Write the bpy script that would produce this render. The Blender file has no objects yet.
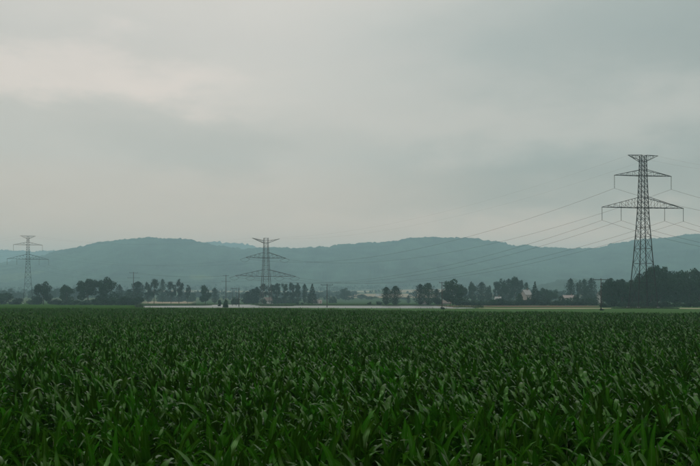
import bpy, bmesh, math, random
from mathutils import Vector, Matrix, noise
from math import sin, cos, pi, radians, exp, sqrt

S = bpy.context.scene
COL = S.collection
rnd = random.Random(11)

# ------------------------------------------------------------------ camera
FPX, HZ, CAMH = 800.0, 299.5, 3.2         # focal length in photo pixels, horizon row, eye height
cd = bpy.data.cameras.new('camera'); cam = bpy.data.objects.new('camera', cd); COL.objects.link(cam)
cam.location = (0, 0, CAMH); cam.rotation_euler = (pi / 2, 0, 0)
cd.sensor_width = 36; cd.lens = 36 * FPX / 700; cd.shift_y = (HZ - 233) / 700
cd.clip_start = 0.1; cd.clip_end = 40000
S.camera = cam

# ------------------------------------------------------------------ world: overcast sky
SUN_EL, SUN_ROT = radians(48), radians(-150)
W = bpy.data.worlds.new('World'); S.world = W; W.use_nodes = True
wt = W.node_tree; wt.nodes.clear()
def wn(kind, **kw):
    n = wt.nodes.new(kind)
    for k, v in kw.items(): setattr(n, k, v)
    return n
def wl(a, b): wt.links.new(a, b)
def wmath(op, a, b=None, clamp=False):
    n = wn('ShaderNodeMath', operation=op, use_clamp=clamp)
    for i, v in enumerate((a, b)):
        if v is None: continue
        if hasattr(v, 'default_value'): wl(v, n.inputs[i])
        else: n.inputs[i].default_value = v
    return n.outputs[0]
tc = wn('ShaderNodeTexCoord')
nrm = wn('ShaderNodeVectorMath', operation='NORMALIZE'); wl(tc.outputs['Generated'], nrm.inputs[0])
DIR = nrm.outputs[0]
sep = wn('ShaderNodeSeparateXYZ'); wl(DIR, sep.inputs[0])
ZEL = wmath('MAXIMUM', sep.outputs['Z'], 0.0)
stretch = wn('ShaderNodeVectorMath', operation='MULTIPLY'); wl(DIR, stretch.inputs[0]); stretch.inputs[1].default_value = (1, 1, 2.6)
nz = wn('ShaderNodeTexNoise'); wl(stretch.outputs[0], nz.inputs['Vector'])
nz.inputs['Scale'].default_value = 2.4; nz.inputs['Detail'].default_value = 5; nz.inputs['Roughness'].default_value = .45
nz2 = wn('ShaderNodeTexNoise'); wl(stretch.outputs[0], nz2.inputs['Vector'])
nz2.inputs['Scale'].default_value = 7; nz2.inputs['Detail'].default_value = 6; nz2.inputs['Roughness'].default_value = .56
wob = wn('ShaderNodeVectorMath', operation='SUBTRACT'); wl(nz2.outputs['Color'], wob.inputs[0]); wob.inputs[1].default_value = (.5, .5, .5)
wob2 = wn('ShaderNodeVectorMath', operation='MULTIPLY'); wl(wob.outputs[0], wob2.inputs[0]); wob2.inputs[1].default_value = (.22, 0, .13)
wob3 = wn('ShaderNodeVectorMath', operation='ADD'); wl(DIR, wob3.inputs[0]); wl(wob2.outputs[0], wob3.inputs[1])
# cloud banks: (px, py, half width, half height, strength)
banks = [(60, 128, 170, 36, -.015), (205, 147, 150, 30, -.06), (700, 15, 360, 100, -.34), (690, 172, 330, 55, -.29), (480, 160, 200, 40, -.06),
         (60, 73, 230, 30, .16), (190, 98, 130, 22, .07), (260, 30, 420, 70, .05), (330, 205, 400, 26, -.02), (420, 232, 500, 26, .03)]
dens = None
for (px, py, hw, hh, st) in banks:
    c = Vector(((px - 350) / FPX, 1, (HZ - py) / FPX)).normalized()
    s = wn('ShaderNodeVectorMath', operation='SUBTRACT'); wl(wob3.outputs[0], s.inputs[0]); s.inputs[1].default_value = c
    m = wn('ShaderNodeVectorMath', operation='MULTIPLY'); wl(s.outputs[0], m.inputs[0])
    m.inputs[1].default_value = (FPX / hw, 1.2, FPX / hh)
    l = wn('ShaderNodeVectorMath', operation='LENGTH'); wl(m.outputs[0], l.inputs[0])
    mr = wn('ShaderNodeMapRange', interpolation_type='SMOOTHERSTEP'); wl(l.outputs['Value'], mr.inputs['Value'])
    for nme, v in (('From Min', 0), ('From Max', 1.25), ('To Min', st), ('To Max', 0)): mr.inputs[nme].default_value = v
    dens = mr.outputs[0] if dens is None else wmath('ADD', dens, mr.outputs[0])
# overcast luminance: rises towards the zenith, soft cloud noise on top
lum = wmath('ADD', wmath('MULTIPLY', ZEL, 1.9), .98)
lum = wmath('ADD', lum, wmath('MULTIPLY', wmath('SUBTRACT', nz.outputs['Fac'], .5), .26))
lum = wmath('ADD', lum, wmath('MULTIPLY', wmath('SUBTRACT', nz2.outputs['Fac'], .5), .17))
lum = wmath('ADD', lum, wmath('MULTIPLY', dens, 1.5))
ramp = wn('ShaderNodeValToRGB'); wl(ZEL, ramp.inputs[0])
e = ramp.color_ramp.elements
e[0].position = 0.03; e[0].color = (1.05, .615, .39, 1)
e[1].position = .30; e[1].color = (.446, .418, .38, 1)
x = e.new(.10); x.color = (.755, .545, .415, 1)
x = e.new(.17); x.color = (.545, .48, .415, 1)
cl = wn('ShaderNodeVectorMath', operation='SCALE'); wl(ramp.outputs[0], cl.inputs[0]); wl(lum, cl.inputs['Scale'])
# thick cloud is cooler, thin cloud warmer
tint = wn('ShaderNodeCombineXYZ'); wl(wmath('ADD', wmath('MULTIPLY', dens, .42), 1.), tint.inputs[0]); wl(wmath('ADD', wmath('MULTIPLY', dens, .06), 1.), tint.inputs[1]); tint.inputs[2].default_value = 1
tm_ = wn('ShaderNodeVectorMath', operation='MULTIPLY'); wl(cl.outputs[0], tm_.inputs[0]); wl(tint.outputs[0], tm_.inputs[1])
c10 = wn('ShaderNodeVectorMath', operation='SCALE'); wl(tm_.outputs[0], c10.inputs[0]); c10.inputs['Scale'].default_value = 10
sky = wn('ShaderNodeTexSky', sky_type='NISHITA'); sky.sun_disc = False
sky.sun_elevation = SUN_EL; sky.sun_rotation = SUN_ROT
mx = wn('ShaderNodeMixRGB'); mx.inputs[0].default_value = .94
wl(sky.outputs[0], mx.inputs[1]); wl(c10.outputs[0], mx.inputs[2])
bg = wn('ShaderNodeBackground'); wl(mx.outputs[0], bg.inputs[0]); bg.inputs[1].default_value = .1
wo = wn('ShaderNodeOutputWorld'); wl(bg.outputs[0], wo.inputs[0])

# ------------------------------------------------------------------ sun behind the cloud
sl = bpy.data.lights.new('sun', 'SUN'); sl.energy = .7; sl.angle = radians(25); sl.color = (1, .97, .92)
so = bpy.data.objects.new('sun', sl); COL.objects.link(so)
sd = Vector((sin(SUN_ROT) * cos(SUN_EL), cos(SUN_ROT) * cos(SUN_EL), sin(SUN_EL)))
so.rotation_euler = sd.to_track_quat('Z', 'Y').to_euler(); so.location = sd * 50

# ------------------------------------------------------------------ exposure
vs = S.view_settings; vs.view_transform = 'Standard'; vs.look = 'None'; vs.exposure = 0; vs.gamma = 1
S.render.engine = 'CYCLES'
S.cycles.use_denoising = True
S.cycles.max_bounces = 6; S.cycles.diffuse_bounces = 3; S.cycles.transmission_bounces = 4; S.cycles.volume_bounces = 1
S.cycles.transparent_max_bounces = 8

# ------------------------------------------------------------------ helpers
def tag(o, label=None, cat=None, group=None, kind=None):
    if label: o['label'] = label
    if cat: o['category'] = cat
    if group: o['group'] = group
    if kind: o['kind'] = kind
    return o
def mesh(name, V, F, mat=None, smooth=False):
    me = bpy.data.meshes.new(name); me.from_pydata(V, [], F)
    if mat: me.materials.append(mat)
    if smooth: me.polygons.foreach_set('use_smooth', [True] * len(me.polygons))
    me.update(); return me
def link(name, me, parent=None, loc=(0, 0, 0), rot=(0, 0, 0), scl=(1, 1, 1)):
    o = bpy.data.objects.new(name, me); COL.objects.link(o)
    o.location = loc; o.rotation_euler = rot; o.scale = scl
    if parent: o.parent = parent
    return o
def empty(name, loc, rz=0, scl=(1, 1, 1)):
    o = bpy.data.objects.new(name, None); COL.objects.link(o); o.location = loc; o.rotation_euler = (0, 0, rz); o.scale = scl
    o.empty_display_size = .2
    return o
def copy_tree(o, parent=None):
    c = o.copy(); COL.objects.link(c); c.parent = parent
    for ch in o.children: copy_tree(ch, c)
    return c
class MB:
    def __init__(s): s.V = []; s.F = []
    def bar(s, a, b, r, r2=None, n=4):
        a = Vector(a); b = Vector(b); d = b - a
        if d.length < 1e-6: return
        r2 = r if r2 is None else r2
        q = d.to_track_quat('Z', 'Y'); k = len(s.V)
        for p, rr in ((a, r), (b, r2)):
            for i in range(n):
                t = 2 * pi * (i + .5) / n
                s.V.append(p + q @ Vector((rr * cos(t), rr * sin(t), 0)))
        for i in range(n):
            j = (i + 1) % n
            s.F.append((k + i, k + j, k + n + j, k + n + i))
        s.F.append(tuple(k + i for i in reversed(range(n)))); s.F.append(tuple(k + n + i for i in range(n)))
    def box(s, a, b):
        k = len(s.V); (x0, y0, z0), (x1, y1, z1) = a, b
        s.V += [(x0, y0, z0), (x1, y0, z0), (x1, y1, z0), (x0, y1, z0), (x0, y0, z1), (x1, y0, z1), (x1, y1, z1), (x0, y1, z1)]
        for f in ((3, 2, 1, 0), (4, 5, 6, 7), (0, 1, 5, 4), (1, 2, 6, 5), (2, 3, 7, 6), (3, 0, 4, 7)): s.F.append(tuple(k + i for i in f))
    def tube(s, P, R, n=5):
        k = len(s.V); P = [Vector(p) for p in P]
        for i, p in enumerate(P):
            d = (P[min(i + 1, len(P) - 1)] - P[max(i - 1, 0)])
            q = d.to_track_quat('Z', 'Y'); r = R[i] if hasattr(R, '__len__') else R
            for j in range(n):
                t = 2 * pi * j / n; s.V.append(p + q @ Vector((r * cos(t), r * sin(t), 0)))
        for i in range(len(P) - 1):
            for j in range(n):
                jj = (j + 1) % n
                s.F.append((k + i * n + j, k + i * n + jj, k + (i + 1) * n + jj, k + (i + 1) * n + j))
        s.F.append(tuple(k + j for j in reversed(range(n)))); s.F.append(tuple(k + (len(P) - 1) * n + j for j in range(n)))
    def mesh(s, name, mat, smooth=False): return mesh(name, s.V, s.F, mat, smooth)
    def build(s, name, mat, parent=None, smooth=False, **kw): return link(name, s.mesh(name, mat, smooth), parent, **kw)

def sstep(a, b, x):
    t = max(0., min(1., (x - a) / (b - a))); return t * t * (3 - 2 * t)
def n2(x, y, s=0.): return noise.noise(Vector((x, y, s)))
def interp(pts, x):
    if x <= pts[0][0]: return pts[0][1]
    for (a, b), (c, d) in zip(pts, pts[1:]):
        if x <= c:
            t = (x - a) / (c - a); t = t * t * (3 - 2 * t) * .5 + t * .5
            return b + (d - b) * t
    return pts[-1][1]
def X_at(px, D): return (px - 350) / FPX * D
def Z_at(py, D): return (HZ - py) / FPX * D + CAMH
ORD = 'first second third fourth fifth sixth seventh eighth ninth tenth eleventh twelfth thirteenth fourteenth fifteenth sixteenth seventeenth eighteenth nineteenth twentieth twenty-first twenty-second twenty-third twenty-fourth'.split()

# ------------------------------------------------------------------ materials
def mat(name, base, rough=.8, var=.25, scale=1., spec=.3, metallic=0., attr=None, objvar=0., bump=0., bscale=None, trans=0., hue2=None, coord='Object'):
    m = bpy.data.materials.new(name); m.use_nodes = True
    nt = m.node_tree; N = nt.nodes; L = nt.links
    b = N['Principled BSDF']; b.inputs['Roughness'].default_value = rough
    b.inputs['Specular IOR Level'].default_value = spec; b.inputs['Metallic'].default_value = metallic
    t = N.new('ShaderNodeTexCoord')
    nz = N.new('ShaderNodeTexNoise'); nz.inputs['Scale'].default_value = scale; nz.inputs['Detail'].default_value = 5
    L.new(t.outputs[coord], nz.inputs['Vector'])
    mixc = N.new('ShaderNodeMixRGB'); mixc.blend_type = 'MIX'; L.new(nz.outputs['Fac'], mixc.inputs[0])
    h2 = hue2 or tuple(c * (1 + var) for c in base)
    h1 = tuple(c * (1 - var) for c in base)
    mixc.inputs[1].default_value = (*h1, 1); mixc.inputs[2].default_value = (*h2, 1)
    out = mixc.outputs[0]
    if attr:
        a = N.new('ShaderNodeAttribute'); a.attribute_name = attr
        mm = N.new('ShaderNodeMixRGB'); mm.blend_type = 'MULTIPLY'; mm.inputs[0].default_value = 1
        L.new(out, mm.inputs[1]); L.new(a.outputs['Color'], mm.inputs[2]); out = mm.outputs[0]
    if objvar:
        oi = N.new('ShaderNodeObjectInfo')
        mr = N.new('ShaderNodeMapRange'); L.new(oi.outputs['Random'], mr.inputs['Value'])
        mr.inputs['To Min'].default_value = 1 - objvar; mr.inputs['To Max'].default_value = 1 + objvar
        hs = N.new('ShaderNodeHueSaturation'); L.new(mr.outputs[0], hs.inputs['Value']); L.new(out, hs.inputs['Color'])
        mh = N.new('ShaderNodeMapRange'); L.new(oi.outputs['Random'], mh.inputs['Value'])
        mh.inputs['To Min'].default_value = .515; mh.inputs['To Max'].default_value = .475
        L.new(mh.outputs[0], hs.inputs['Hue']); out = hs.outputs[0]
    L.new(out, b.inputs['Base Color'])
    if bump:
        n3 = N.new('ShaderNodeTexNoise'); n3.inputs['Scale'].default_value = bscale or scale * 6; n3.inputs['Detail'].default_value = 4
        L.new(t.outputs[coord], n3.inputs['Vector'])
        bp = N.new('ShaderNodeBump'); bp.inputs['Strength'].default_value = bump; L.new(n3.outputs['Fac'], bp.inputs['Height'])
        L.new(bp.outputs[0], b.inputs['Normal'])
    if trans:
        tr = N.new('ShaderNodeBsdfTranslucent'); L.new(out, tr.inputs['Color'])
        ms = N.new('ShaderNodeMixShader'); ms.inputs[0].default_value = trans
        L.new(b.outputs[0], ms.inputs[1]); L.new(tr.outputs[0], ms.inputs[2])
        L.new(ms.outputs[0], N['Material Output'].inputs['Surface'])
    return m

M = {}
M['ground'] = mat('ground', (.9, .9, .9), .95, .22, .05, .0, attr='Col', bump=.4, bscale=1.5)
M['hill'] = mat('hill_forest', (.9, .9, .9), .95, .25, .01, .05, attr='Col')
M['water'] = mat('water', (.012, .02, .018), .3, .1, .1, .5, bump=.1, bscale=.7)
M['water'].node_tree.nodes['Principled BSDF'].inputs['IOR'].default_value = 3.0
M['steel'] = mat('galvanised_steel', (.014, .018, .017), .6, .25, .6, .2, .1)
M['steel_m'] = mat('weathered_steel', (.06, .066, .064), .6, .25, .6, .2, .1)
M['insul'] = mat('insulator_glass', (.05, .055, .055), .35, .2, 4, .5)
M['wire'] = mat('cable', (.05, .052, .055), .6, .1, 1, .3)
M['wood'] = mat('pole_wood', (.045, .042, .038), .85, .3, 3, .2)
M['bark'] = mat('bark', (.055, .045, .036), .9, .3, 6, .1)
M['leaf_round'] = mat('broadleaf_foliage', (.008, .032, .014), .75, .65, 5, .08, objvar=.22, trans=.12)
M['leaf_tall'] = mat('poplar_foliage', (.008, .032, .016), .75, .65, 5, .08, objvar=.2, trans=.12)
M['leaf_pine'] = mat('needle_foliage', (.010, .033, .021), .8, .35, 1.7, .15, objvar=.2, trans=.05)
M['leaf_shrub'] = mat('shrub_foliage', (.009, .033, .014), .75, .65, 5, .08, objvar=.25, trans=.12)
M['reed'] = mat('reed', (.03, .05, .022), .8, .4, .2, .15, trans=.1)
M['plaster_white'] = mat('white_plaster', (.44, .435, .42), .85, .08, .8, .2)
M['plaster_grey'] = mat('grey_plaster', (.42, .42, .42), .85, .1, .8, .2)
M['plaster_pink'] = mat('pink_plaster', (.27, .242, .232), .85, .1, .8, .2)
M['plaster_tan'] = mat('tan_plaster', (.25, .236, .215), .85, .1, .8, .2)
M['roof_grey'] = mat('grey_roof', (.2, .21, .21), .7, .15, 1.5, .3)
M['roof_red'] = mat('red_roof', (.30, .13, .10), .8, .2, 1.5, .2)
M['roof_pink'] = mat('faded_roof', (.2, .176, .17), .8, .2, 1.5, .2)
M['roof_brown'] = mat('brown_roof', (.12, .10, .09), .8, .2, 1.5, .2)
M['glass'] = mat('window_glass', (.03, .035, .04), .15, .1, 1, .5)
M['joinery'] = mat('painted_wood', (.6, .58, .54), .6, .1, 2, .3)
M['door'] = mat('door_wood', (.16, .09, .05), .6, .2, 2, .3)

# ------------------------------------------------------------------ terrain
def lake(x, y):
    """> 0 inside the pond"""
    px = 350 + FPX * x / max(y, 1)
    j = 5 * n2(x * .03, y * .03, 3.1) + 2 * n2(x * .11, y * .11, 8)
    near = interp([(60, 300), (145, 300), (300, 286), (430, 276), (520, 266), (600, 258), (640, 262)], px) + j
    far = interp([(120, 400), (145, 410), (205, 430), (218, 520), (253, 520), (262, 395), (292, 400), (300, 425), (430, 420), (455, 330), (600, 300), (640, 270)], px) + j
    sides = min((px - 143) * .6, (475 - px) * .6)
    return min(y - near, far - y, sides)
def gz(x, y):
    z = 0.
    if y > 640: z += 33 * sstep(640, 2600, y) * (1 + .25 * n2(x * .0016, y * .0016, 5))
    if 240 < y < 560:
        d = lake(x, y)
        z += .25 * sstep(-14, -1, d) * (1 - sstep(-1, 5, d)) + .0
        z -= .7 * sstep(-2.5, 4, d)
        px = 350 + FPX * x / y
        if y > 380: z += .55 * exp(-((y - (445 + 4 * n2(x * .02, 0, 2))) / 9) ** 2) * sstep(140, 160, px) * (1 - sstep(430, 470, px)) * (1 - sstep(-4, 0, d))
        r = sqrt((x - X_at(643, 270)) ** 2 + ((y - 268) * 1.0) ** 2)
        z += .55 * exp(-(r / 8.5) ** 2)
        r = sqrt((x - X_at(268, 480)) ** 2 + (y - 474) ** 2)
        z += .6 * exp(-(r / 14) ** 2)
    if y > 160: z += .12 * n2(x * .02, y * .02, 1)
    return z
SOIL = (.035, .028, .018); GRASS = (.026, .068, .006); GRASS_R = (.05, .105, .035); DARKG = (.026, .045, .02)
TAN = (.26, .215, .155); BROWN = (.11, .082, .058); PALE = (.30, .28, .21); FARG = (.045, .078, .038)
def gcol(x, y):
    px = 350 + FPX * x / max(y, 1); py = HZ + FPX * (CAMH - gz(x, y)) / max(y, 1)
    if y < 60: return SOIL
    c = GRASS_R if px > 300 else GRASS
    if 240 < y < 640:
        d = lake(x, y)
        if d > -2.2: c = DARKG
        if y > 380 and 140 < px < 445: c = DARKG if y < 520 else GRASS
        if px > 420 and 335 < y < 420 and px < 640: c = BROWN if n2(x * .01, y * .05, 2) > -.35 else GRASS_R
        if px > 440 and 268 + 3 * n2(x * .05, 3) < y < 298 + 5 * n2(x * .04, 7): c = PALE if n2(x * .03, y * .12, 9) > -.25 else GRASS_R
        if px > 600 and y >= 300: c = GRASS_R
        r = sqrt((x - X_at(643, 270)) ** 2 + (y - 268) ** 2)
        if r < 8: c = (.034, .07, .026)
    elif y >= 640:
        # patchwork of far fields
        k = n2(round((x + y * .2) / 260 + .3 * n2(x * .004, y * .004)) * 7.7, round(y / 170) * 3.3, 4)
        c = FARG if k < .12 else ((.075, .095, .05) if k < .3 else TAN)
        if 345 < px < 452 and 1150 < y < 1480: c = TAN
        if 345 < px < 375 and 1650 < y < 1850: c = PALE
        if 390 < px < 452 and 1600 < y < 2000: c = TAN
        if 145 < px < 192 and 640 < y < 860: c = TAN
        if px < 40 and 700 < y < 1100: c = (.08, .11, .055)
    return c
def steps(*segs):
    out = []
    for a, b, st in segs:
        v = a
        while v < b - 1e-6: out.append(v); v += st
    out.append(segs[-1][1]); return out
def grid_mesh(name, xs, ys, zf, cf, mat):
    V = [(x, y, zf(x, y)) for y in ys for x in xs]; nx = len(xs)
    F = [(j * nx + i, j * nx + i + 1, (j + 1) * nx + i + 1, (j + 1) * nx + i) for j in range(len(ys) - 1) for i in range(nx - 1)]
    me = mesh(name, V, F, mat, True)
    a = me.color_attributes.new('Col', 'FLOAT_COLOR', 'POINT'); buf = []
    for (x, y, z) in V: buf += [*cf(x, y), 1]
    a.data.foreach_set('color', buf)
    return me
xs = steps((-7000, -1500, 500), (-1500, -480, 40), (-480, 480, 5), (480, 1500, 40), (1500, 7000, 500))
ys = steps((-3000, -200, 400), (-200, 240, 20), (240, 540, 2.5), (540, 700, 8), (700, 2600, 22), (2600, 6600, 500))
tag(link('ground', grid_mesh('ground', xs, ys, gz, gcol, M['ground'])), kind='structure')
# pond
wx = [X_at(120, 410), X_at(660, 260)]
me = mesh('water', [(-175, 255, -.12), (150, 255, -.12), (150, 540, -.12), (-175, 540, -.12)], [(0, 1, 2, 3)], M['water'])
tag(link('water', me), kind='structure')

# wooded hills: ridge profile given as (photo column, photo row)
FOREST = (.030, .058, .040)
def ridge(name, prof, D, front, back, foot, seed, px0, px1, dpx, nrow, crown, colf):
    cols = []; V = []; F = []; C = []
    n = int((px1 - px0) / dpx) + 1
    rows = [front + (D - front) * (i / nrow) ** .85 for i in range(nrow + 1)]
    rows += [D + (back - D) * (i / 8) for i in range(1, 9)]
    for y0 in rows:
        for i in range(n):
            px = px0 + i * dpx; u = (px - 350) / FPX
            y = y0; x = u * y
            top = Z_at(interp(prof, px), D)
            f = (y - front) / (D - front)
            fl = foot(x, y) if callable(foot) else foot
            if f <= 1:
                s = f ** 1.15
                g = s * s * (3 - 2 * s) * .55 + s * .45
                z = fl + (top - fl) * g
                z += (top - fl) * .16 * sin(pi * min(f, 1)) * n2(x * .0011, y * .0011, seed) * 1.6
            else:
                z = top - (y - D) * .16
            # tree crowns
            k = sstep(0.02, .1, f)
            z += k * crown * (1 + .3 * sstep(.9, 1, f)) * (n2(x * .055, y * .055, seed + 1) * 1.2 + n2(x * .13, y * .13, seed + 2) * .7 + n2(x * .012, y * .012, seed + 3) * 1.2)
            V.append((x, y, z)); C += [*colf(x, y, f), 1]
    for j in range(len(rows) - 1):
        for i in range(n - 1):
            a = j * n + i; F.append((a, a + 1, a + n + 1, a + n))
    me = mesh(name, V, F, M['hill'], True)
    a = me.color_attributes.new('Col', 'FLOAT_COLOR', 'POINT'); a.data.foreach_set('color', C)
    return tag(link(name, me), kind='structure')
def hcol(x, y, f):
    k = n2(x * .0035, y * .0022, 7) + .4 * n2(x * .012, y * .01, 9)
    v = .85 + .9 * n2(x * .02, y * .012, 2) + .5 * n2(x * .004, y * .003, 6)
    c = FOREST
    if k > .62 and f < .8: c = (.06, .09, .05)
    if f < .10 and n2(x * .003, y * .006, 3) > .05: c = (.04, .065, .042)
    v = max(v, .15); return tuple(a * v for a in c)
prof1 = [(-140, 262), (-60, 268), (0, 263), (40, 256), (60, 250.5), (80, 246.5), (100, 242.5), (125, 239), (150, 237.8), (172, 238.2), (200, 241.5), (222, 246), (240, 249),
         (262, 247.5), (275, 247.2), (300, 248), (325, 247), (345, 244), (372, 242.5), (395, 240.5), (410, 237.5), (430, 236.8), (450, 237), (475, 238.5), (500, 242), (515, 245.2), (540, 247),
         (575, 248.5), (598, 247.5), (615, 243.5), (640, 240), (665, 237.5), (700, 234), (760, 233), (850, 238)]
ridge('wooded_ridge', prof1, 3100, 2000, 3700, gz, 3, -140, 850, .8, 64, 3.6, hcol)
prof2 = [(-140, 246), (-40, 248), (0, 250.5), (30, 251), (60, 250.5), (90, 254), (150, 250), (190, 243), (210, 242), (232, 242.5), (252, 245.5), (270, 251), (400, 262), (600, 262), (850, 255)]
ridge('distant_ridge', prof2, 4750, 4250, 6300, 150, 13, -140, 850, 1.2, 20, 6, hcol)
prof3 = [(470, 300), (520, 291), (545, 284.5), (565, 280.5), (590, 279.5), (620, 281), (680, 286), (760, 290)]
ridge('low_wooded_hill', prof3, 1750, 1400, 2100, gz, 23, 468, 760, .8, 26, 3.0, hcol)

# ------------------------------------------------------------------ air
hb = MB(); hb.box((-7300, -3200, -2.2), (7300, 6900, 366))
hm = bpy.data.materials.new('haze'); hm.use_nodes = True; hm.node_tree.nodes.clear()
pv = hm.node_tree.nodes.new('ShaderNodeVolumePrincipled'); ho = hm.node_tree.nodes.new('ShaderNodeOutputMaterial')
pv.inputs['Color'].default_value = (.55, .865, .985, 1); pv.inputs['Density'].default_value = .00029; pv.inputs['Anisotropy'].default_value = .0
hm.node_tree.links.new(pv.outputs[0], ho.inputs['Volume'])
tag(hb.build('haze', hm), kind='stuff')

# ------------------------------------------------------------------ maize
def leaf_mesh(name, L, Wd, th0, th1, pw, r, kink=None, seg=8):
    V = []; F = []; A = []
    p = Vector((0, 0, 0)); ph = r.uniform(0, 6); ph2 = r.uniform(0, 6); tw = r.uniform(-.5, .5); wav = r.uniform(.10, .26)
    side = 0.; sw = r.uniform(-.35, .35)
    for i in range(seg + 1):
        s = i / seg
        th = th0 + (th1 - th0) * s ** pw
        if kink and s > kink[0]: th += kink[1]
        w = Wd * .5 * min(1, .42 + 2.4 * s) * max(0., 1 - s ** 2.6) + .0012
        az = sw * s * s
        d = Vector((sin(th) * cos(az), sin(th) * sin(az), cos(th)))
        t = tw * s
        up = Vector((-cos(th), 0, sin(th)))
        lat = (Vector((0, 1, 0)) * cos(t) + up * sin(t))
        nr = d.cross(lat)
        for sgn in (-1, 0, 1):
            off = lat * w * sgn
            if sgn:
                off -= nr * w * (.35 - .25 * s) * -1
                off += nr * Wd * wav * sin(s * 11 + (ph if sgn > 0 else ph2)) * (s * (1 - s) * 3)
            V.append(p + off); A.append(1.0 if sgn == 0 else .0)
        p = p + d * (L / seg)
    for i in range(seg):
        for k in (0, 1):
            a = i * 3 + k; F.append((a, a + 1, a + 4, a + 3))
    return V, F, A
def leaf_params(r, lev):
    """lev 0 (low) .. 1 (whorl)"""
    L = r.uniform(.66, .95) * (1 - .32 * lev); Wd = r.uniform(.082, .13) * (1 - .12 * lev)
    th0 = radians(r.uniform(20, 38) * (1 - .55 * lev)); th1 = radians(r.uniform(105, 165) * (1 - .2 * lev))
    if lev > .85: th1 = radians(r.uniform(30, 130))
    kink = (r.uniform(.4, .65), radians(r.uniform(40, 75))) if r.random() < .36 else None
    return L, Wd, th0, th1, r.uniform(1.3, 2.2), r, kink
def maize_mat():
    m = bpy.data.materials.new('maize_leaf'); m.use_nodes = True
    nt = m.node_tree; N = nt.nodes; L = nt.links; b = N['Principled BSDF']
    a = N.new('ShaderNodeAttribute'); a.attribute_name = 'rib'
    oi = N.new('ShaderNodeObjectInfo'); t = N.new('ShaderNodeTexCoord')
    nz = N.new('ShaderNodeTexNoise'); nz.inputs['Scale'].default_value = 5; L.new(t.outputs['Object'], nz.inputs['Vector'])
    mixc = N.new('ShaderNodeMixRGB'); L.new(nz.outputs['Fac'], mixc.inputs[0])
    mixc.inputs[1].default_value = (.0085, .044, .0012, 1); mixc.inputs[2].default_value = (.022, .092, .003, 1)
    hs = N.new('ShaderNodeHueSaturation'); L.new(mixc.outputs[0], hs.inputs['Color'])
    for o, lo, hi in (('Value', .55, 1.2), ('Hue', .485, .51)):
        mr = N.new('ShaderNodeMapRange'); L.new(oi.outputs['Random'], mr.inputs['Value'])
        mr.inputs['To Min'].default_value = lo; mr.inputs['To Max'].default_value = hi; L.new(mr.outputs[0], hs.inputs[o])
    pw = N.new('ShaderNodeMath'); pw.operation = 'POWER'; L.new(a.outputs['Fac'], pw.inputs[0]); pw.inputs[1].default_value = 9
    rm = N.new('ShaderNodeMixRGB'); L.new(pw.outputs[0], rm.inputs[0]); L.new(hs.outputs[0], rm.inputs[1]); rm.inputs[2].default_value = (.04, .10, .022, 1)
    L.new(rm.outputs[0], b.inputs['Base Color']); b.inputs['Roughness'].default_value = .24; b.inputs['Specular Tint'].default_value = (.52, 1, .40, 1)
    av_ = N.new('ShaderNodeVectorMath'); av_.operation = 'ADD'; L.new(t.outputs['Object'], av_.inputs[0]); L.new(oi.outputs['Random'], av_.inputs[1])
    n4 = N.new('ShaderNodeTexNoise'); n4.inputs['Scale'].default_value = 2.6; n4.inputs['Detail'].default_value = 1; L.new(av_.outputs[0], n4.inputs['Vector'])
    m4 = N.new('ShaderNodeMapRange'); L.new(n4.outputs['Fac'], m4.inputs['Value'])
    for nme, v in (('From Min', .50), ('From Max', .64), ('To Min', .0), ('To Max', .62)): m4.inputs[nme].default_value = v
    L.new(m4.outputs[0], b.inputs['Specular IOR Level'])
    tr = N.new('ShaderNodeBsdfTranslucent'); L.new(hs.outputs[0], tr.inputs['Color'])
    ms = N.new('ShaderNodeMixShader'); ms.inputs[0].default_value = .3
    L.new(b.outputs[0], ms.inputs[1]); L.new(tr.outputs[0], ms.inputs[2]); L.new(ms.outputs[0], N['Material Output'].inputs['Surface'])
    return m
M['maize'] = maize_mat()
M['stalk'] = mat('maize_stalk', (.06, .10, .03), .6, .25, 6, .3, objvar=.15)
def leaf_data(name, V, F, A):
    me = mesh(name, V, F, M['maize'], True)
    at = me.attributes.new('rib', 'FLOAT', 'POINT'); at.data.foreach_set('value', A); return me
mr_ = random.Random(5)
NLEV = 5
LEAVES = {lv: [leaf_data('leaf', *leaf_mesh('leaf', *leaf_params(mr_, lv / (NLEV - 1)))) for _ in range(6)] for lv in range(NLEV)}
sm = MB(); sm.tube([(0, 0, -.02), (.004, .002, .4), (-.003, .004, .8), (0, 0, 1.0)], [.014, .013, .009, .004], 5)
STALK = sm.mesh('stalk', M['stalk'], True)
def plant_layout(r):
    """list of (level, node height, azimuth, scale)"""
    n = r.choice((8, 9, 9, 10)); az0 = r.uniform(0, 2 * pi); out = []
    for i in range(n):
        t = i / (n - 1)
        lev = min(NLEV - 1, int(t * NLEV))
        out.append((lev, .16 + .66 * t ** .9, az0 + pi * (i % 2) + r.gauss(0, .38), r.uniform(.85, 1.12)))
    return out
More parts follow.
